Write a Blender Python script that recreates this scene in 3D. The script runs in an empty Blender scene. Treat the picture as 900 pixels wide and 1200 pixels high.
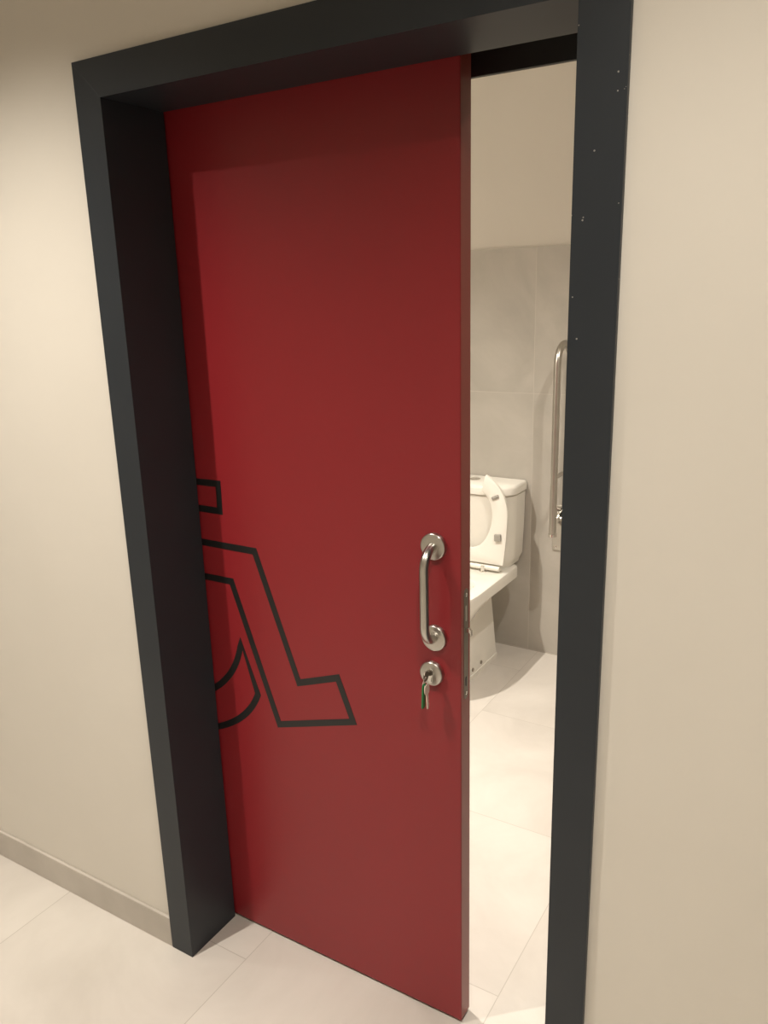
import bpy, bmesh, math
from mathutils import Vector, Matrix

PI = math.pi
scn = bpy.context.scene
col = scn.collection

# ------------------------------------------------------------------ materials
def new_mat(name):
    m = bpy.data.materials.new(name); m.use_nodes = True
    nt = m.node_tree
    return m, nt, nt.nodes['Principled BSDF']

def nd(nt, typ, **kw):
    n = nt.nodes.new(typ)
    for k, v in kw.items():
        if hasattr(n, k): setattr(n, k, v)
        else: n.inputs[k].default_value = v
    return n

def L(nt, a, b): nt.links.new(a, b)

def rgba(c): return (c[0], c[1], c[2], 1.0)

def noise_mat(name, c1, c2, scale=6, rough=0.5, metallic=0.0, bump=0.0, bscale=None, detail=4, spec=0.5, rvar=0.0):
    """base colour mixed between two tones by noise, with a fine bump"""
    m, nt, b = new_mat(name)
    tc = nd(nt, 'ShaderNodeTexCoord')
    n = nd(nt, 'ShaderNodeTexNoise'); n.inputs['Scale'].default_value = scale; n.inputs['Detail'].default_value = detail
    L(nt, tc.outputs['Object'], n.inputs['Vector'])
    r = nd(nt, 'ShaderNodeValToRGB')
    r.color_ramp.elements[0].position = 0.35; r.color_ramp.elements[0].color = rgba(c1)
    r.color_ramp.elements[1].position = 0.65; r.color_ramp.elements[1].color = rgba(c2)
    L(nt, n.outputs['Fac'], r.inputs['Fac']); L(nt, r.outputs['Color'], b.inputs['Base Color'])
    b.inputs['Roughness'].default_value = rough; b.inputs['Metallic'].default_value = metallic
    b.inputs['Specular IOR Level'].default_value = spec
    if rvar:
        mr = nd(nt, 'ShaderNodeMapRange'); mr.inputs['To Min'].default_value = rough - rvar; mr.inputs['To Max'].default_value = rough + rvar
        L(nt, n.outputs['Fac'], mr.inputs['Value']); L(nt, mr.outputs['Result'], b.inputs['Roughness'])
    if bump:
        n2 = nd(nt, 'ShaderNodeTexNoise'); n2.inputs['Scale'].default_value = bscale or scale * 20; n2.inputs['Detail'].default_value = 2
        L(nt, tc.outputs['Object'], n2.inputs['Vector'])
        bp = nd(nt, 'ShaderNodeBump'); bp.inputs['Strength'].default_value = bump; bp.inputs['Distance'].default_value = 0.001
        L(nt, n2.outputs['Fac'], bp.inputs['Height']); L(nt, bp.outputs['Normal'], b.inputs['Normal'])
    return m

def tile_mat(name, c1, c2, joint, axes, size, origin, jw, offset=0.0, rough=0.45, streak=(1, 1, 1)):
    """cement-look tiles: grid of joints on two world axes, each row of tiles shifted, cloudy mottling"""
    m, nt, b = new_mat(name)
    tc = nd(nt, 'ShaderNodeTexCoord')
    sep = nd(nt, 'ShaderNodeSeparateXYZ'); L(nt, tc.outputs['Object'], sep.inputs[0])
    A, B = sep.outputs[axes[0]], sep.outputs[axes[1]]
    def math_(op, a, v=None, v2=None):
        n = nd(nt, 'ShaderNodeMath', operation=op)
        if isinstance(a, (int, float)): n.inputs[0].default_value = a
        else: L(nt, a, n.inputs[0])
        if v is not None:
            if isinstance(v, (int, float)): n.inputs[1].default_value = v
            else: L(nt, v, n.inputs[1])
        return n.outputs[0]
    u = math_('DIVIDE', math_('SUBTRACT', A, origin[0]), size[0])
    cidx = math_('FLOOR', u)
    fu = math_('FRACT', u)
    sh = math_('MULTIPLY', math_('FLOORED_MODULO', cidx, 2.0), offset)
    v = math_('DIVIDE', math_('SUBTRACT', math_('SUBTRACT', B, origin[1]), sh), size[1])
    ridx = math_('FLOOR', v)
    fv = math_('FRACT', v)
    du = math_('MULTIPLY', math_('MINIMUM', fu, math_('SUBTRACT', 1.0, fu)), size[0])
    dv = math_('MULTIPLY', math_('MINIMUM', fv, math_('SUBTRACT', 1.0, fv)), size[1])
    d = math_('MINIMUM', du, dv)
    isj = math_('LESS_THAN', d, jw / 2)
    # cloudy cement mottling, shifted per tile so tiles differ
    cmb = nd(nt, 'ShaderNodeCombineXYZ'); L(nt, math_('MULTIPLY', cidx, 3.71), cmb.inputs[0]); L(nt, math_('MULTIPLY', ridx, 5.13), cmb.inputs[1])
    va = nd(nt, 'ShaderNodeVectorMath', operation='ADD'); L(nt, tc.outputs['Object'], va.inputs[0]); L(nt, cmb.outputs[0], va.inputs[1])
    mp = nd(nt, 'ShaderNodeMapping'); mp.inputs['Scale'].default_value = streak; L(nt, va.outputs[0], mp.inputs['Vector'])
    n = nd(nt, 'ShaderNodeTexNoise'); n.inputs['Scale'].default_value = 2.6; n.inputs['Detail'].default_value = 7; n.inputs['Roughness'].default_value = 0.6; n.inputs['Distortion'].default_value = 0.6
    L(nt, mp.outputs[0], n.inputs['Vector'])
    r = nd(nt, 'ShaderNodeValToRGB')
    r.color_ramp.elements[0].position = 0.32; r.color_ramp.elements[0].color = rgba(c1)
    r.color_ramp.elements[1].position = 0.68; r.color_ramp.elements[1].color = rgba(c2)
    L(nt, n.outputs['Fac'], r.inputs['Fac'])
    mx = nd(nt, 'ShaderNodeMix', data_type='RGBA')
    L(nt, isj, mx.inputs[0]); L(nt, r.outputs['Color'], mx.inputs[6]); mx.inputs[7].default_value = rgba(joint)
    L(nt, mx.outputs[2], b.inputs['Base Color'])
    b.inputs['Roughness'].default_value = rough
    bp = nd(nt, 'ShaderNodeBump'); bp.inputs['Strength'].default_value = 0.4; bp.inputs['Distance'].default_value = 0.001
    L(nt, math_('SUBTRACT', 1.0, isj), bp.inputs['Height']); L(nt, bp.outputs['Normal'], b.inputs['Normal'])
    return m

M = {}
M['paint'] = noise_mat('warm_white_wall_paint', (0.645, 0.612, 0.552), (0.66, 0.627, 0.567), 3, 0.6, bump=0.05, bscale=300, spec=0.3)
M['ceiling'] = noise_mat('ceiling_paint', (0.74, 0.72, 0.67), (0.76, 0.74, 0.69), 3, 0.8, spec=0.2)
M['floor'] = tile_mat('floor_tile', (0.53, 0.492, 0.445), (0.63, 0.592, 0.542), (0.44, 0.405, 0.36), (0, 1), (0.605, 0.62), (0.124, 0.279), 0.0022, offset=0.405, rough=0.38)
M['wall_tile'] = tile_mat('wall_tile', (0.375, 0.35, 0.308), (0.475, 0.446, 0.396), (0.50, 0.47, 0.415), (0, 2), (0.6, 1.2), (0.0747, 0.0040), 0.0025, rough=0.45)
M['side_tile'] = tile_mat('side_wall_tile', (0.375, 0.35, 0.308), (0.475, 0.446, 0.396), (0.50, 0.47, 0.415), (1, 2), (0.6, 1.2), (2.14, 0.0040), 0.0025, rough=0.45)
M['skirting'] = noise_mat('skirting_tile', (0.42, 0.385, 0.34), (0.50, 0.46, 0.41), 5, 0.45)

# anthracite frame coating with a few tiny paint spatters
m, nt, b = new_mat('anthracite_coating')
tc = nd(nt, 'ShaderNodeTexCoord')
n1 = nd(nt, 'ShaderNodeTexNoise'); n1.inputs['Scale'].default_value = 8
L(nt, tc.outputs['Object'], n1.inputs['Vector'])
r1 = nd(nt, 'ShaderNodeValToRGB')
r1.color_ramp.elements[0].color = (0.018, 0.0225, 0.028, 1); r1.color_ramp.elements[1].color = (0.024, 0.0290, 0.0350, 1)
L(nt, n1.outputs['Fac'], r1.inputs['Fac'])
vo = nd(nt, 'ShaderNodeTexVoronoi'); vo.inputs['Scale'].default_value = 75
L(nt, tc.outputs['Object'], vo.inputs['Vector'])
sp = nd(nt, 'ShaderNodeSeparateColor'); L(nt, vo.outputs['Color'], sp.inputs[0])
lt = nd(nt, 'ShaderNodeMath', operation='LESS_THAN'); L(nt, vo.outputs['Distance'], lt.inputs[0]); lt.inputs[1].default_value = 0.10
gt = nd(nt, 'ShaderNodeMath', operation='GREATER_THAN'); L(nt, sp.outputs[0], gt.inputs[0]); gt.inputs[1].default_value = 0.55
mu = nd(nt, 'ShaderNodeMath', operation='MULTIPLY'); L(nt, lt.outputs[0], mu.inputs[0]); L(nt, gt.outputs[0], mu.inputs[1])
# spatter only on the right hand post
sx = nd(nt, 'ShaderNodeSeparateXYZ'); L(nt, tc.outputs['Object'], sx.inputs[0])
gx = nd(nt, 'ShaderNodeMath', operation='GREATER_THAN'); L(nt, sx.outputs[0], gx.inputs[0]); gx.inputs[1].default_value = 0.94
gz = nd(nt, 'ShaderNodeMath', operation='GREATER_THAN'); L(nt, sx.outputs[2], gz.inputs[0]); gz.inputs[1].default_value = 1.55
mu2 = nd(nt, 'ShaderNodeMath', operation='MULTIPLY'); L(nt, gx.outputs[0], mu2.inputs[0]); L(nt, gz.outputs[0], mu2.inputs[1])
mu3 = nd(nt, 'ShaderNodeMath', operation='MULTIPLY'); L(nt, mu.outputs[0], mu3.inputs[0]); L(nt, mu2.outputs[0], mu3.inputs[1])
mx = nd(nt, 'ShaderNodeMix', data_type='RGBA'); L(nt, mu3.outputs[0], mx.inputs[0]); L(nt, r1.outputs['Color'], mx.inputs[6]); mx.inputs[7].default_value = (0.35, 0.33, 0.30, 1)
L(nt, mx.outputs[2], b.inputs['Base Color']); b.inputs['Roughness'].default_value = 0.45; b.inputs['Specular IOR Level'].default_value = 0.36
M['frame'] = m

M['red'] = noise_mat('red_lacquer', (0.235, 0.0125, 0.0175), (0.245, 0.0135, 0.0185), 3, 0.40, bump=0.06, bscale=420, spec=0.52)
M['edge'] = noise_mat('edge_overlay', (0.245, 0.040, 0.028), (0.265, 0.046, 0.033), 3, 0.36)
M['vinyl'] = noise_mat('black_vinyl', (0.008, 0.008, 0.008), (0.011, 0.011, 0.011), 6, 0.4)
M['steel'] = noise_mat('brushed_steel', (0.54, 0.52, 0.48), (0.57, 0.55, 0.51), 20, 0.28, 1.0)
M['steel_dark'] = noise_mat('satin_nickel', (0.22, 0.195, 0.16), (0.25, 0.22, 0.185), 30, 0.40, 1.0)
M['chrome'] = noise_mat('chrome', (0.72, 0.70, 0.66), (0.78, 0.76, 0.72), 30, 0.12, 1.0)
M['brass'] = noise_mat('brass', (0.42, 0.32, 0.16), (0.50, 0.40, 0.22), 40, 0.3, 1.0)
M['dark'] = noise_mat('dark_slot', (0.01, 0.01, 0.01), (0.014, 0.014, 0.014), 20, 0.5)
M['ceramic'] = noise_mat('white_ceramic', (0.76, 0.735, 0.67), (0.78, 0.755, 0.69), 2, 0.12, spec=0.5)
M['seat'] = noise_mat('white_seat_plastic', (0.77, 0.745, 0.68), (0.79, 0.765, 0.70), 2, 0.28)
M['rubber'] = noise_mat('grey_rubber', (0.30, 0.285, 0.25), (0.36, 0.34, 0.30), 20, 0.6)
M['cap'] = noise_mat('fixing_cap', (0.22, 0.19, 0.15), (0.28, 0.25, 0.20), 20, 0.4)
M['green'] = noise_mat('green_plastic', (0.01, 0.16, 0.05), (0.015, 0.20, 0.07), 30, 0.4)
M['whitetag'] = noise_mat('pale_plastic', (0.62, 0.50, 0.42), (0.68, 0.56, 0.48), 30, 0.4)

# ------------------------------------------------------------------ mesh helpers
def link(name, bm, mat, parent=None, smooth=False, bevel=0.0, bseg=2, mats=None, weld=True):
    if weld: bmesh.ops.remove_doubles(bm, verts=bm.verts, dist=1e-6)
    bmesh.ops.recalc_face_normals(bm, faces=bm.faces)
    me = bpy.data.meshes.new(name); bm.to_mesh(me); bm.free()
    o = bpy.data.objects.new(name, me); col.objects.link(o)
    for mm in (mats or [mat]): me.materials.append(mm)
    if parent is not None:
        o.parent = parent
        o.matrix_parent_inverse = Matrix.Translation(parent.location).inverted()
    if smooth:
        for p in me.polygons: p.use_smooth = True
    if bevel:
        bv = o.modifiers.new('bevel', 'BEVEL'); bv.width = bevel; bv.segments = bseg; bv.limit_method = 'ANGLE'; bv.angle_limit = math.radians(35)
        bv.harden_normals = False
    if smooth:
        es = o.modifiers.new('edges', 'EDGE_SPLIT'); es.split_angle = math.radians(40); es.use_edge_sharp = False
    return o

def empty(name, loc, label=None, cat=None, kind=None, group=None):
    o = bpy.data.objects.new(name, None); col.objects.link(o); o.location = loc; o.empty_display_size = 0.05
    tag(o, label, cat, kind, group); return o

def tag(o, label=None, cat=None, kind=None, group=None):
    for k, v in (('label', label), ('category', cat), ('kind', kind), ('group', group)):
        if v: o[k] = v
    return o

def box(bm, lo, hi, mi=0):
    vs = [bm.verts.new((x, y, z)) for x in (lo[0], hi[0]) for y in (lo[1], hi[1]) for z in (lo[2], hi[2])]
    for f in ((0, 1, 3, 2), (4, 6, 7, 5), (0, 4, 5, 1), (2, 3, 7, 6), (0, 2, 6, 4), (1, 5, 7, 3)):
        bm.faces.new([vs[i] for i in f]).material_index = mi
    return vs

def tube(bm, path, r, seg=20, cap=True):
    """round tube along a polyline, parallel transported"""
    P = [Vector(p) for p in path]
    T = []
    for i in range(len(P)):
        a = P[max(i - 1, 0)]; c = P[min(i + 1, len(P) - 1)]
        T.append((c - a).normalized())
    up = Vector((0, 0, 1)) if abs(T[0].z) < 0.9 else Vector((1, 0, 0))
    n = T[0].cross(up).normalized()
    rings = []
    for i in range(len(P)):
        if i:
            n = (n - T[i] * n.dot(T[i])).normalized()
        b_ = T[i].cross(n)
        rad = r[i] if isinstance(r, (list, tuple)) else r
        rings.append([bm.verts.new(P[i] + (n * math.cos(2 * PI * k / seg) + b_ * math.sin(2 * PI * k / seg)) * rad) for k in range(seg)])
    for a, c in zip(rings, rings[1:]):
        for k in range(seg):
            bm.faces.new((a[k], a[(k + 1) % seg], c[(k + 1) % seg], c[k]))
    if cap:
        bm.faces.new(rings[0]); bm.faces.new(rings[-1])

def arc(c, r, a0, a1, ax0, ax1, n=10):
    c = Vector(c); ax0 = Vector(ax0); ax1 = Vector(ax1)
    return [c + ax0 * (r * math.cos(a0 + (a1 - a0) * i / n)) + ax1 * (r * math.sin(a0 + (a1 - a0) * i / n)) for i in range(n + 1)]

def lathe(bm, origin, axis, prof, seg=32):
    """profile of (radius, distance along axis)"""
    axis = Vector(axis).normalized(); o = Vector(origin)
    u = axis.cross(Vector((0, 0, 1)) if abs(axis.z) < 0.9 else Vector((1, 0, 0))).normalized(); v = axis.cross(u)
    rings = []
    for r, d in prof:
        if r < 1e-7: rings.append([bm.verts.new(o + axis * d)])
        else: rings.append([bm.verts.new(o + axis * d + (u * math.cos(2 * PI * k / seg) + v * math.sin(2 * PI * k / seg)) * r) for k in range(seg)])
    for a, c in zip(rings, rings[1:]):
        for k in range(seg):
            k2 = (k + 1) % seg
            if len(a) == 1 and len(c) == 1: continue
            if len(a) == 1: bm.faces.new((a[0], c[k2], c[k]))
            elif len(c) == 1: bm.faces.new((a[k], a[k2], c[0]))
            else: bm.faces.new((a[k], a[k2], c[k2], c[k]))

def loft(bm, rings, cap0=True, cap1=True, closed=True):
    R = [[bm.verts.new(p) for p in ring] for ring in rings]
    n = len(R[0])
    for a, c in zip(R, R[1:]):
        for k in range(n if closed else n - 1):
            bm.faces.new((a[k], a[(k + 1) % n], c[(k + 1) % n], c[k]))
    if cap0: bm.faces.new(R[0])
    if cap1: bm.faces.new(R[-1])
    return R

def prism(bm, poly2, to3, d0, d1):
    """extrude a 2-D polygon; to3(u, v, d) gives the point"""
    a = [bm.verts.new(to3(u, v, d0)) for u, v in poly2]; c = [bm.verts.new(to3(u, v, d1)) for u, v in poly2]
    n = len(a)
    bm.faces.new(a); bm.faces.new(c)
    for k in range(n): bm.faces.new((a[k], a[(k + 1) % n], c[(k + 1) % n], c[k]))

# ------------------------------------------------------------------ dimensions (metres)
H = 2.016            # clear height of the opening
W = 0.941            # clear width
CS = 0.071           # face width of the frame
FP = 0.010           # frame stands this proud of the wall
D = 0.1687           # front face of the sliding leaf
TH = 0.0428          # leaf thickness
EX = 0.6843          # leading edge of the leaf
SLOT = 0.3056        # far side of the slot
WALLB = 0.405        # face of the partition towards the washroom
YB = 2.1457          # tiled back wall
CEIL = 2.55
LIN = 0.018

# ------------------------------------------------------------------ room shell
bm = bmesh.new(); box(bm, (-2.6, -2.0, -0.08), (3.2, 2.35, 0.0))
tag(link('floor', bm, M['floor']), 'pale beige cement-look tile floor running through the doorway', 'floor', 'structure')
bm = bmesh.new(); box(bm, (-2.6, -2.0, CEIL), (3.2, 2.35, CEIL + 0.08))
tag(link('ceiling', bm, M['ceiling']), 'plain white ceiling above the corridor and washroom', 'ceiling', 'structure')

bm = bmesh.new()
xl, xr, zt = -LIN, W + LIN, H + LIN
for y0, y1, zo in ((FP, 0.15, zt), (SLOT + 0.012, WALLB, H + 0.10)):
    box(bm, (-2.5, y0, 0), (xl, y1, CEIL)); box(bm, (xr, y0, 0), (3.1, y1, CEIL)); box(bm, (xl, y0, zo), (xr, y1, CEIL))
box(bm, (-2.5, 0.15, H + 0.16), (3.1, SLOT + 0.012, CEIL)); box(bm, (xr + 0.02, 0.15, 0), (3.1, SLOT, H + 0.16)); box(bm, (-2.5, 0.15, 0), (-1.2, SLOT, H + 0.16))
tag(link('wall_front', bm, M['paint'], weld=False), 'warm white painted partition wall that holds the doorway', 'wall', 'structure')

bm = bmesh.new()
box(bm, (-1.75, YB + 0.008, 0), (1.75, YB + 0.15, CEIL), 0)
box(bm, (-1.75, YB, 0), (1.75, YB + 0.0079, 1.8114), 1)
tag(link('wall_back', bm, None, mats=[M['paint'], M['wall_tile']], weld=False), 'washroom back wall with grey tiles below cream paint', 'wall', 'structure')
for nm, x0, x1 in (('wall_left', -1.75, -1.6), ('wall_right', 1.6, 1.75)):
    bm = bmesh.new(); box(bm, (x0, WALLB, 0), (x1, YB, CEIL), 0)
    xa, xb = (x1, x1 + 0.008) if x0 < 0 else (x0 - 0.008, x0)
    box(bm, (xa, WALLB, 0), (xb, YB, 1.8114), 1)
    tag(link(nm, bm, None, mats=[M['paint'], M['side_tile']], weld=False), 'washroom side wall tiled grey below cream paint on the ' + nm[5:], 'wall', 'structure')
for nm, lo, hi, lb in (('wall_rear', (-2.6, -2.1, 0), (3.2, -2.0, CEIL), 'corridor wall facing the doorway'),
                       ('wall_east', (3.1, -2.0, 0), (3.2, FP, CEIL), 'corridor end wall past the right of the doorway'),
                       ('wall_west', (-2.6, -2.0, 0), (-2.5, FP, CEIL), 'corridor end wall past the left of the doorway')):
    bm = bmesh.new(); box(bm, lo, hi); tag(link(nm, bm, M['paint']), lb, 'wall', 'structure')

bm = bmesh.new(); box(bm, (-2.5, 0.0005, 0), (-CS - 0.001, FP, 0.0876))
tag(link('baseboard_left', bm, M['skirting'], bevel=0.002), 'low grey-beige tile skirting left of the dark door frame', 'baseboard', 'structure')
bm = bmesh.new(); box(bm, (W + CS + 0.001, 0.0005, 0), (3.1, FP, 0.0876))
tag(link('baseboard_right', bm, M['skirting'], bevel=0.002), 'low grey-beige tile skirting right of the dark door frame', 'baseboard', 'structure')

# ------------------------------------------------------------------ door frame (front) and slot edging (behind)
def framing(name, label, yf, ya, yb, dirn):
    """L-section frame: face board at yf..(wall), lining from ya to yb. Mitred corners."""
    root = empty(name, (0, yf, 0), label, 'door frame', 'structure')
    yw = yf + dirn * (FP + 0.001) if dirn > 0 else yf - (FP + 0.001)
    far = yb if dirn > 0 else ya
    # section points: (distance outward from the clear opening, y)
    sec = [(0.0, yf), (CS, yf), (CS, yw), (LIN, yw), (LIN, far), (0.0, far)]
    for nm, f in (('jamb', lambda o: (-o, -0.0)), ('jamb', lambda o: (W + o, 0.0))):
        bm = bmesh.new()
        a = [bm.verts.new((f(o)[0], y, 0)) for o, y in sec]; c = [bm.verts.new((f(o)[0], y, H + o)) for o, y in sec]
        bm.faces.new(a); bm.faces.new(c)
        for k in range(len(sec)): bm.faces.new((a[k], a[(k + 1) % 6], c[(k + 1) % 6], c[k]))
        link(nm, bm, M['frame'], root, bevel=0.0006)
    bm = bmesh.new()
    a = [bm.verts.new((-o, y, H + o)) for o, y in sec]; c = [bm.verts.new((W + o, y, H + o)) for o, y in sec]
    bm.faces.new(a); bm.faces.new(c)
    for k in range(len(sec)): bm.faces.new((a[k], a[(k + 1) % 6], c[(k + 1) % 6], c[k]))
    link('header', bm, M['frame'], root, bevel=0.0006)
    return root
fr = framing('trim_1', 'anthracite grey box frame lining the sliding doorway', 0.0, 0.0, D - 0.004, 1)
# closing strip on the strike side of the slot
bm = bmesh.new(); box(bm, (W + 0.0005, D - 0.0035, 0), (W + LIN + 0.0195, SLOT - 0.0005, H + 0.155))
link('strike_strip', bm, M['frame'], fr)
bk = empty('trim_2', (0, SLOT, 0), 'board closing the washroom side of the door slot, slot shade painted black', 'door frame', 'structure')
bm = bmesh.new(); box(bm, (-0.6, SLOT, H), (W + LIN, SLOT + 0.011, H + 0.155))
link('slot_panel', bm, M['dark'], bk)  # black colour stands in for the shade inside the slot
for x0 in (-LIN, W):
    bm = bmesh.new(); box(bm, (x0, SLOT + 0.0005, 0), (x0 + LIN, WALLB + 0.001, H - 0.0005 if x0 > 0 else H - 0.0005))
    link('jamb', bm, M['frame'], bk)

# ------------------------------------------------------------------ sliding door
door = empty('door_1', (0.2, D + TH / 2, 0), 'red sliding door leaf with a black wheelchair outline, half open', 'door', 'structure')
bm = bmesh.new(); box(bm, (-0.34, D, 0.007), (EX, D + TH, H + 0.05))
link('leaf', bm, M['red'], door, bevel=0.0015)
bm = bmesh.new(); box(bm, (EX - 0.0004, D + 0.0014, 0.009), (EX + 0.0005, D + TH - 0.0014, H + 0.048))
tag(link('edge_overlay', bm, M['edge'], door), 'brownish red edge strip')  # thin overlay on the leading edge, lighter and browner than the leaf

def stroke(bm, pts, w, closed, y0, y1, z_round=True):
    """flat mitred line of width w through 2-D points on the leaf"""
    P = [Vector((p[0], p[1])) for p in pts]; n = len(P)
    Lf, Rt = [], []
    for i in range(n):
        a = P[(i - 1) % n] if (closed or i) else None; c = P[(i + 1) % n] if (closed or i < n - 1) else None
        d1 = (P[i] - a).normalized() if a is not None else (c - P[i]).normalized()
        d2 = (c - P[i]).normalized() if c is not None else d1
        n1 = Vector((-d1.y, d1.x)); n2 = Vector((-d2.y, d2.x))
        mm = (n1 + n2); mm.normalize(); s = min(1 / max(mm.dot(n1), 0.35), 1.35)
        Lf.append(P[i] + mm * (w / 2 * s)); Rt.append(P[i] - mm * (w / 2 * s))
    V = [[bm.verts.new((p.x, y, p.y)) for p in q] for q in (Lf, Rt) for y in (y0, y1)]
    rng = range(n) if closed else range(n - 1)
    for i in rng:
        j = (i + 1) % n
        bm.faces.new((V[0][i], V[0][j], V[2][j], V[2][i])); bm.faces.new((V[1][i], V[1][j], V[3][j], V[3][i]))
        bm.faces.new((V[0][i], V[0][j], V[1][j], V[1][i])); bm.faces.new((V[2][i], V[2][j], V[3][j], V[3][i]))

SW = 0.0168
bm = bmesh.new()
ya, yb = D - 0.0006, D + 0.0004
stroke(bm, [(-0.05, 1.222), (0.0635, 1.2235), (0.0625, 1.158), (-0.05, 1.158)], SW, True, ya, yb)
leg = [(-0.10, 1.0745), (0.159, 1.0735), (0.266, 0.767), (0.377, 0.806), (0.415, 0.706), (0.199, 0.6405), (0.081, 0.987), (-0.10, 0.986)]
stroke(bm, leg, SW, True, ya, yb)
def bez(p0, p1, p2, n=14):
    return [tuple((1 - t) ** 2 * p0[k] + 2 * t * (1 - t) * p1[k] + t * t * p2[k] for k in (0, 1)) for t in (i / n for i in range(n + 1))]
wheel = bez((0.0955, 0.835), (0.075, 0.73), (-0.03, 0.672))[::-1] + bez((0.138, 0.705), (0.098, 0.615), (-0.03, 0.568))
stroke(bm, wheel, SW, True, ya, yb)
link('wheelchair_symbol', bm, M['vinyl'], door, weld=False)

# pull handle: D shaped bar on two round roses
hx, hz1, hz0, so = 0.627, 1.153, 0.9575, 0.046
yb_ = D - so
rb = 0.039
path = [Vector((hx, D - 0.002, hz1))] + arc((hx, D - so + rb, hz1 - rb), rb, PI / 2, PI, (0, 1, 0), (0, 0, 1), 10)[0:] + arc((hx, D - so + rb, hz0 + rb), rb, PI, 1.5 * PI, (0, 1, 0), (0, 0, 1), 10) + [Vector((hx, D - 0.002, hz0))]
bm = bmesh.new(); tube(bm, path, 0.0095, 24)
ph = link('pull_handle', bm, M['steel'], door, smooth=True)
for z in (hz1, hz0):
    bm = bmesh.new(); lathe(bm, (hx, D, z), (0, -1, 0), [(0, 0.0), (0.0275, 0.0), (0.0275, 0.0085), (0.0262, 0.0102), (0.0245, 0.0106), (0, 0.0106)], 40)
    r = link('rose', bm, M['steel'], ph, smooth=True)

# cylinder lock rose
lz, lx = 0.877, 0.620
bm = bmesh.new(); lathe(bm, (lx, D, lz), (0, -1, 0), [(0, 0.0), (0.0265, 0.0), (0.0265, 0.0085), (0.025, 0.0105), (0.0225, 0.0115), (0, 0.0115)], 40)
esc = link('lock_rose', bm, M['steel'], door, smooth=True)
bm = bmesh.new()
pr = [(0.0085 * math.cos(a), 0.005 + 0.0085 * math.sin(a)) for a in [math.radians(-50 + 280 * i / 20) for i in range(21)]]
pr = pr + [(-0.005, -0.014), (-0.003, -0.0165), (0.003, -0.0165), (0.005, -0.014)]
prism(bm, pr, lambda u, v, d: (lx + u, d, lz + v), D - 0.0145, D - 0.009)
cyl = link('lock_cylinder', bm, M['chrome'], esc, bevel=0.0006)
bm = bmesh.new(); lathe(bm, (lx, D - 0.0145, lz + 0.005), (0, -1, 0), [(0, -0.001), (0.0068, -0.001), (0.0068, 0.0012), (0, 0.0012)], 24)

link('keyway', bm, M['steel_dark'], esc, smooth=True)

# mortice lock forend on the edge of the leaf
def stadium(w, h, n=10):
    pts = [(w / 2 * math.cos(a), h / 2 - w / 2 + w / 2 * math.sin(a)) for a in (PI * i / n for i in range(n + 1))]
    pts += [(w / 2 * math.cos(a), -h / 2 + w / 2 + w / 2 * math.sin(a)) for a in (PI + PI * i / n for i in range(n + 1))]
    return pts
ey = D + TH / 2 + 0.001
bm = bmesh.new(); prism(bm, stadium(0.020, 0.243), lambda u, v, d: (d, ey + u, 0.944 + v), EX - 0.002, EX + 0.0010)
fe = link('lock_forend', bm, M['steel_dark'], door)
for z in (1.052, 0.836):
    bm = bmesh.new(); lathe(bm, (EX + 0.0008, ey, z), (1, 0, 0), [(0, 0), (0.0042, 0), (0.0042, 0.0008), (0.0030, 0.0014), (0.0012, 0.0010), (0, 0.0004)], 18)
    link('screw', bm, M['chrome'], fe, smooth=True)
for z, h in ((1.012, 0.034), (0.862, 0.022)):
    bm = bmesh.new(); prism(bm, stadium(0.006, h, 6), lambda u, v, d: (d, ey + u, z + v), EX + 0.0005, EX + 0.0013)
    link('keeper_slot', bm, M['steel'] if z > 1 else M['dark'], fe)
bm = bmesh.new()
hook = [(0, 0.007), (0.008, 0.008), (0.014, 0.006), (0.0165, 0.001), (0.0165, -0.009), (0.0125, -0.009), (0.0115, -0.003), (0.007, -0.002), (0, -0.004)]
prism(bm, hook, lambda u, v, d: (EX + 0.0008 + u * 0.8, d, 0.974 + v), ey - 0.0035, ey + 0.0035)
link('hook_bolt', bm, M['chrome'], fe, bevel=0.001)

# ------------------------------------------------------------------ keys hanging in the lock
keys = empty('key_bunch', (lx, D - 0.015, lz), 'key in the door lock with a second key and green tag dangling', 'keys')
ky = D - 0.0155
bm = bmesh.new()   # bow of the inserted key (seen nearly edge-on) with its short shoulder
bow = [(0.0, 0.0035), (0.006, 0.0035), (0.008, 0.0085), (0.013, 0.011), (0.020, 0.010), (0.0245, 0.005), (0.0255, 0.0), (0.0245, -0.005), (0.020, -0.010), (0.013, -0.011), (0.008, -0.0085), (0.006, -0.0035), (0, -0.0035)]
prism(bm, bow, lambda u, v, d: (lx + d, ky - u, lz + 0.004 + v), -0.0011, 0.0011)
link('key_in_lock', bm, M['steel_dark'], keys, bevel=0.0004)
rc = Vector((lx - 0.001, ky - 0.021, lz - 0.006))
bm = bmesh.new(); tube(bm, [rc + Vector((0.0035 * math.sin(a), 0.004 * math.cos(a), 0.0115 * math.sin(a) * 1.0)) for a in (2 * PI * i / 28 for i in range(29))], 0.0009, 10, False)
link('split_ring', bm, M['chrome'], keys, smooth=True)
kb = rc + Vector((-0.001, 0.001, -0.006))
bm = bmesh.new()
tagp = [(-0.0055, 0.0), (0.0055, 0.0), (0.0075, -0.006), (0.0075, -0.050), (0.005, -0.0545), (-0.005, -0.0545), (-0.0075, -0.050), (-0.0075, -0.006)]
def turn(o, ang, tilt=0.0):
    ca, sa = math.cos(ang), math.sin(ang)
    return lambda u, v, d: (o.x + u * ca - d * sa + v * tilt, o.y + u * sa + d * ca, o.z + v)
prism(bm, tagp, turn(kb, 1.62, 0.04), -0.0016, 0.0016)
link('green_key_tag', bm, M['green'], keys, bevel=0.0008)
kc = rc + Vector((0.005, 0.001, -0.006))
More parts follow.
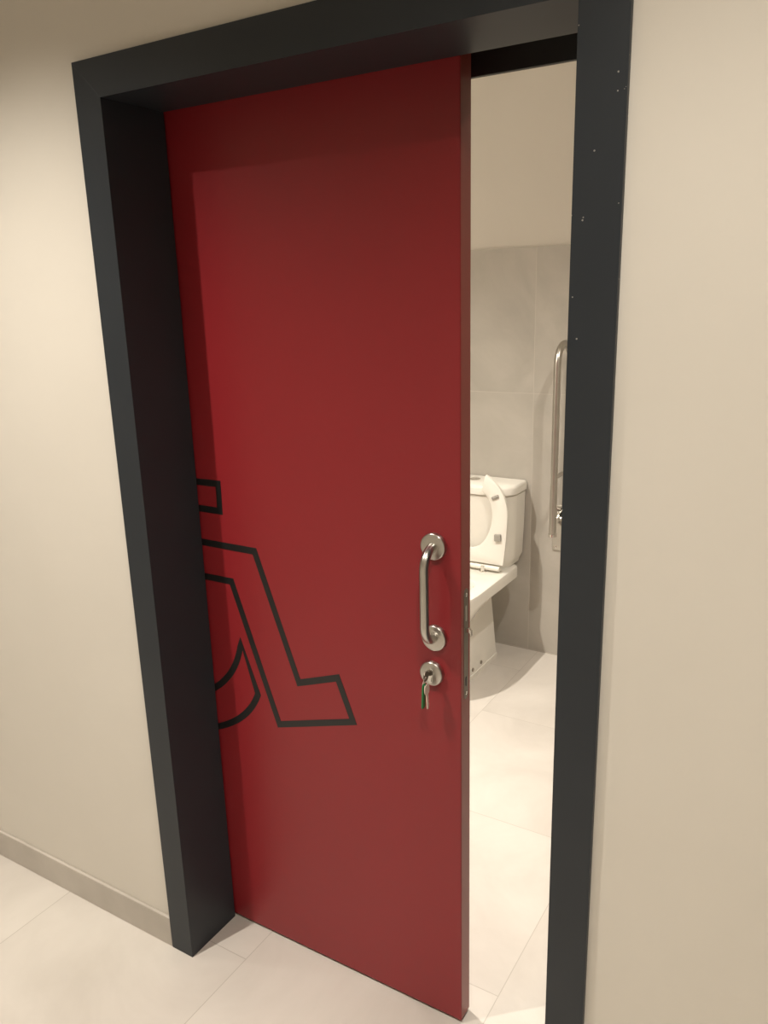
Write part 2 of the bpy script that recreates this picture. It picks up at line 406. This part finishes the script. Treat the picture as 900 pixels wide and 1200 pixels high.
bm = bmesh.new()
kp = [(-0.008, 0.0), (0.008, 0.0), (0.0105, -0.006), (0.0105, -0.013), (0.0075, -0.019), (0.004, -0.0215), (0.004, -0.030), (0.003, -0.032), (0.004, -0.035), (0.0028, -0.038), (0.004, -0.042), (0.003, -0.047), (0.001, -0.054), (-0.004, -0.052), (-0.004, -0.0215), (-0.0075, -0.019), (-0.0105, -0.013), (-0.0105, -0.006)]
prism(bm, kp, turn(kc, 1.62, -0.05), -0.0012, 0.0012)
link('hanging_key', bm, M['whitetag'], keys, bevel=0.0004)

# ------------------------------------------------------------------ toilet
XC = -0.125
toilet = empty('toilet', (XC, 1.8, 0), 'white close-coupled toilet with raised seat against the grey tiles', 'toilet')

def outline(hw, yr, yf, rr, n=12):
    """plan of the pan: square rear with rounded corners (radius rr), straight sides, egg front. rear yr, front yf"""
    pts = []
    ym = yf + (yr - yf) * 0.40
    for i in range(n + 1):                      # rear right corner
        a = PI / 2 - PI / 2 * i / n
        pts.append((hw - rr + rr * math.cos(a), yr - rr + rr * math.sin(a)))
    for i in range(1, 7): pts.append((hw, yr - rr + (ym - yr + rr) * i / 6))
    for i in range(1, 2 * n):                   # front half ellipse
        a = -PI * i / (2 * n)
        c = math.cos(a); s = math.sin(a)
        pts.append((hw * math.copysign(abs(c) ** 0.86, c), ym + (ym - yf) * s))
    for i in range(6): pts.append((-hw, ym + (yr - rr - ym) * i / 6))
    for i in range(n + 1):
        a = PI - PI / 2 * i / n
        pts.append((-hw + rr + rr * math.cos(a), yr - rr + rr * math.sin(a)))
    return pts

RIM = 0.440
rim_o = outline(0.176, 2.078, 1.395, 0.03)
foot_o = outline(0.099, 2.018, 1.60, 0.012)
N = len(rim_o)
def sstep(t): t = max(0.0, min(1.0, t)); return t * t * (3 - 2 * t)
def pan_ring(z):
    out = []
    for (ux, uy), (fx, fy) in zip(rim_o, foot_o):
        # the belly of the bowl reaches lower towards the front
        tfront = max(0.0, min(1.0, (1.84 - uy) / 0.46))
        z0 = 0.366 - 0.23 * sstep(tfront)
        z1 = 0.390 + 0.014 * sstep(tfront)
        k = max(0.0, min(1.0, (z - z0) / (z1 - z0)))
        k = 1 - (1 - k) ** 1.7 if k < 1 else 1
        k *= 1.0
        # pedestal leans in a little with height, foot has a small plinth
        wst = 1.0 - 0.27 * min(z, 0.37) / 0.37
        if z < 0.020: wst = 1.03
        px, py = fx * wst, (fy - 1.8) * (1.0 - 0.10 * min(z, 0.37) / 0.37 + (0.006 if z < 0.02 else 0)) + 1.8
        out.append((XC + px + (ux - px) * k, py + (uy - py) * k, z))
    return out
zs = [0.0, 0.012, 0.019, 0.0201, 0.03, 0.06, 0.10, 0.14, 0.165, 0.19, 0.215, 0.24, 0.265, 0.29, 0.31, 0.33, 0.345, 0.355, 0.362, 0.366, 0.369, 0.372, 0.3775, 0.380, 0.384, 0.389, 0.394, 0.3985, 0.403, 0.412, 0.432]
rings = [pan_ring(z) for z in zs]
def inset(d, z, hw=0.176, yr=2.078, yf=1.395):
    return [(XC + x, y, z) for x, y in outline(hw - d, yr - d, yf + d, max(0.03 - d, 0.012))]
rings += [inset(0.0025, 0.438), inset(0.007, RIM)]
# opening of the bowl
def well(hw, yr, yf, z):
    return [(XC + x, y, z) for x, y in outline(hw, yr, yf, hw * 0.8)]
rings += [well(0.118, 1.800, 1.455, RIM), well(0.112, 1.792, 1.462, RIM - 0.008), well(0.108, 1.785, 1.468, 0.40), well(0.098, 1.77, 1.48, 0.34), well(0.072, 1.77, 1.57, 0.27), well(0.035, 1.74, 1.63, 0.235)]
bm = bmesh.new(); loft(bm, rings)
pan = link('pan', bm, M['ceramic'], toilet, smooth=True)
for y, z in ((1.842, 0.040), (1.756, 0.040)):
    bm = bmesh.new(); lathe(bm, (XC + 0.0955, y, z), (1, 0, 0), [(0, -0.004), (0.0085, -0.004), (0.0085, 0.0025), (0.006, 0.005), (0, 0.0055)], 18)
    link('fixing_cap', bm, M['cap'], pan, smooth=True)

# cistern and lid
def tank_plan(hw, y0, y1, r, n=8, bow=0.012):
    """y0 = front, y1 = rear; front corners have big radius and the front bows out a little"""
    pts = [(hw, y1), ]
    for i in range(n + 1):
        a = -PI / 2 * i / n
        pts.append((hw - r + r * math.cos(a), y0 + r + r * math.sin(a) ))
    m_ = 8
    for i in range(1, m_):
        t = i / m_; x = (hw - r) * (1 - 2 * t)
        pts.append((x, y0 - bow * (1 - (2 * t - 1) ** 2)))
    for i in range(n + 1):
        a = -PI / 2 - PI / 2 * i / n
        pts.append((-hw + r + r * math.cos(a), y0 + r + r * math.sin(a)))
    pts.append((-hw, y1))
    return pts
def tring(hw, y0, y1, r, z): return [(XC + x, y, z) for x, y in tank_plan(hw, y0, y1, r)]
bm = bmesh.new()
loft(bm, [tring(0.150, 1.985, 2.13, 0.07, RIM + 0.0005), tring(0.155, 1.982, 2.13, 0.07, 0.458), tring(0.166, 1.978, 2.135, 0.075, 0.482), tring(0.171, 1.975, 2.137, 0.075, 0.62), tring(0.174, 1.972, 2.138, 0.075, 0.772)])
cis = link('cistern', bm, M['ceramic'], toilet, smooth=True)
bm = bmesh.new()
loft(bm, [tring(0.171, 1.974, 2.139, 0.075, 0.7725), tring(0.171, 1.974, 2.139, 0.075, 0.777), tring(0.179, 1.963, 2.1405, 0.078, 0.779), tring(0.180, 1.962, 2.141, 0.078, 0.806), tring(0.177, 1.966, 2.1405, 0.076, 0.815), tring(0.170, 1.975, 2.135, 0.072, 0.820)])
lid = link('cistern_lid', bm, M['ceramic'], toilet, smooth=True)
bm = bmesh.new(); lathe(bm, (XC - 0.035, 2.058, 0.820), (0, 0, 1), [(0.024, -0.002), (0.024, 0.003), (0.021, 0.005), (0.018, 0.004), (0, 0.0045)], 28)
link('flush_button', bm, M['chrome'], lid, smooth=True)

# raised open-front seat: U shaped ring leaning on the cistern
zb, ztop = 0.480, 0.866
lean = 0.028
def seat_pt(u, h, off):      # u across, h up the ring, off = thickness towards the room
    f = h / (ztop - zb)
    return (XC + u, 1.936 + lean * f - off, zb + h)
outer, inner = [], []
hh = ztop - zb
import itertools
ow, iw = 0.174, 0.104
g_o, g_i = 0.066, 0.052
# outer edge: right gap end -> top curve -> side -> bottom corner -> ... mirrored
n = 16
def half():
    o_, i_ = [], []
    for k in range(n + 1):          # elliptical shoulder from the gap end to the widest point
        s0 = math.acos(min(1, g_o / ow)); a = s0 * (1 - k / n)
        o_.append((ow * math.cos(a), 0.215 + (hh - 0.205) * math.sin(a) / 1.0 * (1 / math.sin(s0)) * 0.97))
        s1 = math.acos(g_i / iw); a = s1 * (1 - k / n)
        i_.append((iw * math.cos(a), 0.215 + (hh - 0.282) * math.sin(a) / math.sin(s1) * 1.0))
    for k in range(1, n + 1):       # down the side
        t = k / n
        o_.append((ow - 0.012 * t * t, 0.215 * (1 - t)))
        a = -PI / 2 * t
        i_.append((iw * math.cos(a), 0.215 + 0.155 * math.sin(a)))
    return o_, i_
o_, i_ = half()
oc = o_ + [(-x, h) for x, h in o_[::-1]]
ic = i_ + [(-x, h) for x, h in i_[::-1]]
bm = bmesh.new()
rr = []
for f, off in ((0.0, 0.004), (0.05, 0.0), (0.95, 0.0), (1.0, 0.004), (1.0, 0.018), (0.90, 0.022), (0.10, 0.022), (0.0, 0.018)):
    rr.append([seat_pt(a[0] + (c[0] - a[0]) * f, a[1] + (c[1] - a[1]) * f, off) for a, c in zip(oc, ic)])
R = [[bm.verts.new(p) for p in ring] for ring in rr]
for a in range(len(R)):
    b2 = R[(a + 1) % len(R)]
    for k in range(len(R[0]) - 1): bm.faces.new((R[a][k], R[a][k + 1], b2[k + 1], b2[k]))
bm.faces.new([r_[0] for r_ in R]); bm.faces.new([r_[-1] for r_ in R])
seat = link('seat', bm, M['seat'], toilet, smooth=True)
for sgn in (1, -1):
    for u, h, w_, t_, rot, rad in ((0.117, hh - 0.085, 0.034, 0.012, 0.45, 0.009), (0.137, 0.125, 0.030, 0.030, 0.06, 0.012)):
        bm = bmesh.new()
        c, s = math.cos(rot * sgn), math.sin(rot * sgn)
        pl = [(-w_ / 2, -t_ / 2), (w_ / 2, -t_ / 2), (w_ / 2, t_ / 2), (-w_ / 2, t_ / 2)]
        prism(bm, [(u * sgn + x * c - y * s, h + x * s + y * c) for x, y in pl], lambda p, q, d: seat_pt(p, q, d), 0.0205, 0.022 + rad)
        link('bumper', bm, M['rubber'], seat, bevel=0.003)
# hinge rod and two posts
bm = bmesh.new(); tube(bm, [(XC - 0.145, 1.925, 0.460), (XC + 0.145, 1.925, 0.460)], 0.0115, 16)
hr = link('hinge_rod', bm, M['seat'], toilet, smooth=True)
for sx_ in (0.068, -0.068):
    bm = bmesh.new()
    lathe(bm, (XC + sx_, 1.918, RIM - 0.0005), (0, 0, 1), [(0, 0), (0.016, 0), (0.016, 0.003), (0.010, 0.006), (0.010, 0.026), (0.006, 0.029), (0, 0.029)], 20)
    link('hinge_post', bm, M['chrome'], hr, smooth=True)

# ------------------------------------------------------------------ folded grab rail
XR, YO, YI = 0.246, 1.952, 2.112
rail = empty('grab_rail', (XR, YB, 0.6), 'stainless drop-down grab rail folded up on the wall beside the toilet', 'grab rail')
rU = (YI - YO) / 2; yc = (YI + YO) / 2; zc = 1.440 - 0.0145 - rU
pth = [Vector((XR, YO, 0.645)), Vector((XR, YO, 0.70)), Vector((XR, YO, 1.0))] + arc((XR, yc, zc), rU, PI, 0, (0, 1, 0), (0, 0, 1), 18) + [Vector((XR, YI, 1.0)), Vector((XR, YI, 0.66))]
bm = bmesh.new(); tube(bm, pth, 0.0145, 24)
bow_ = link('rail_tube', bm, M['steel'], rail, smooth=True)
bm = bmesh.new(); lathe(bm, (XR, YO, 0.632), (0, 0, 1), [(0, 0), (0.016, 0), (0.018, 0.002), (0.018, 0.013), (0, 0.013)], 24)
link('end_cap', bm, M['chrome'], bow_, smooth=True)
bm = bmesh.new(); lathe(bm, (XR - 0.0138, YO, 0.845), (-1, 0, 0), [(0, 0), (0.003, 0), (0.003, 0.0012), (0, 0.0012)], 12)
link('rivet', bm, M['dark'], bow_)
bm = bmesh.new(); tube(bm, [(XR, YO + 0.008, 0.885), (XR, YI - 0.008, 0.885)], 0.009, 16)
link('cross_brace', bm, M['steel'], rail, smooth=True)
bm = bmesh.new(); prism(bm, [(-0.065, -0.105), (0.065, -0.105), (0.065, 0.105), (-0.065, 0.105)], lambda u, v, d: (XR + u, d, 0.615 + v), YB - 0.006, YB - 0.0002)
pl = link('wall_plate', bm, M['steel'], rail, bevel=0.0015)
for u in (-0.05, 0.05):
    for z in (0.527, 0.70):
        bm = bmesh.new(); lathe(bm, (XR + u, YB - 0.006, z), (0, -1, 0), [(0, -0.001), (0.006, -0.001), (0.006, 0.0015), (0.003, 0.003), (0, 0.003)], 14)
        link('screw', bm, M['chrome'], pl, smooth=True)
for u in (-0.030, 0.024):
    bm = bmesh.new()
    lug = [(YB - 0.0055, 0.625), (YB - 0.0055, 0.70)] + [(YI + 0.018 * math.cos(a), 0.668 + 0.024 * math.sin(a)) for a in (PI / 2 + PI * i / 10 for i in range(11))]
    prism(bm, lug, lambda p, q, d: (XR + d, p, q), u, u + 0.006)
    link('hinge_lug', bm, M['steel'], pl, bevel=0.001)
bm = bmesh.new(); tube(bm, [(XR - 0.052, YI, 0.668), (XR + 0.052, YI, 0.668)], 0.0115, 18)
link('hinge_pin', bm, M['steel'], rail, smooth=True)
bm = bmesh.new(); tube(bm, [(XR - 0.020, YI, 0.71), (XR - 0.034, YI, 0.71)], 0.008, 14)
link('stop_knob', bm, M['steel_dark'], rail, smooth=True)

# ------------------------------------------------------------------ lights: small recessed ceiling downlights
def lamp(name, loc, power, half, blend, color, radius=0.022):
    ld = bpy.data.lights.new(name, 'SPOT'); ld.shadow_soft_size = radius; ld.energy = power; ld.color = color
    ld.spot_size = math.radians(2 * half); ld.spot_blend = blend
    o = bpy.data.objects.new(name, ld); col.objects.link(o); o.location = loc
    return o
WARM = (1.0, 0.925, 0.82)
ZL = CEIL - 0.004
lamp('ceiling_lamp', (-0.262, -0.712, ZL), 178, 62, 1.0, WARM, 0.016)
lamp('ceiling_lamp', (1.18, -0.712, ZL), 112, 66, 1.0, WARM)
lamp('ceiling_lamp', (-1.75, -0.712, ZL), 90, 60, 1.0, WARM)
lamp('ceiling_lamp', (2.62, -0.712, ZL), 120, 66, 1.0, WARM)
lamp('ceiling_lamp', (0.95, 1.02, ZL), 150, 65, 1.0, WARM)
lamp('ceiling_lamp', (-0.48, 0.66, ZL), 345, 65, 1.0, WARM)

w = bpy.data.worlds.new('world'); scn.world = w; w.use_nodes = True
w.node_tree.nodes['Background'].inputs[0].default_value = (1.0, 0.9, 0.78, 1); w.node_tree.nodes['Background'].inputs[1].default_value = 0.02

# ------------------------------------------------------------------ camera
cd = bpy.data.cameras.new('camera'); cam = bpy.data.objects.new('camera', cd); col.objects.link(cam)
cd.sensor_fit = 'VERTICAL'; cd.sensor_height = 32.0; cd.lens = 942.82 / 1200 * 32.0; cd.clip_start = 0.02
Rm = Matrix.Rotation(0.5434235, 4, 'Z') @ Matrix.Rotation(0.0260790, 4, 'Y') @ Matrix.Rotation(1.3063946, 4, 'X')
cam.matrix_world = Matrix.Translation((1.338683, -1.179021, 1.636744)) @ Rm
scn.camera = cam

scn.view_settings.view_transform = 'Standard'; scn.view_settings.look = 'None'
scn.view_settings.exposure = 0.0; scn.view_settings.gamma = 1.0; scn.view_settings.use_curve_mapping = False
scn.cycles.use_denoising = True
scn.cycles.max_bounces = 10; scn.cycles.diffuse_bounces = 6
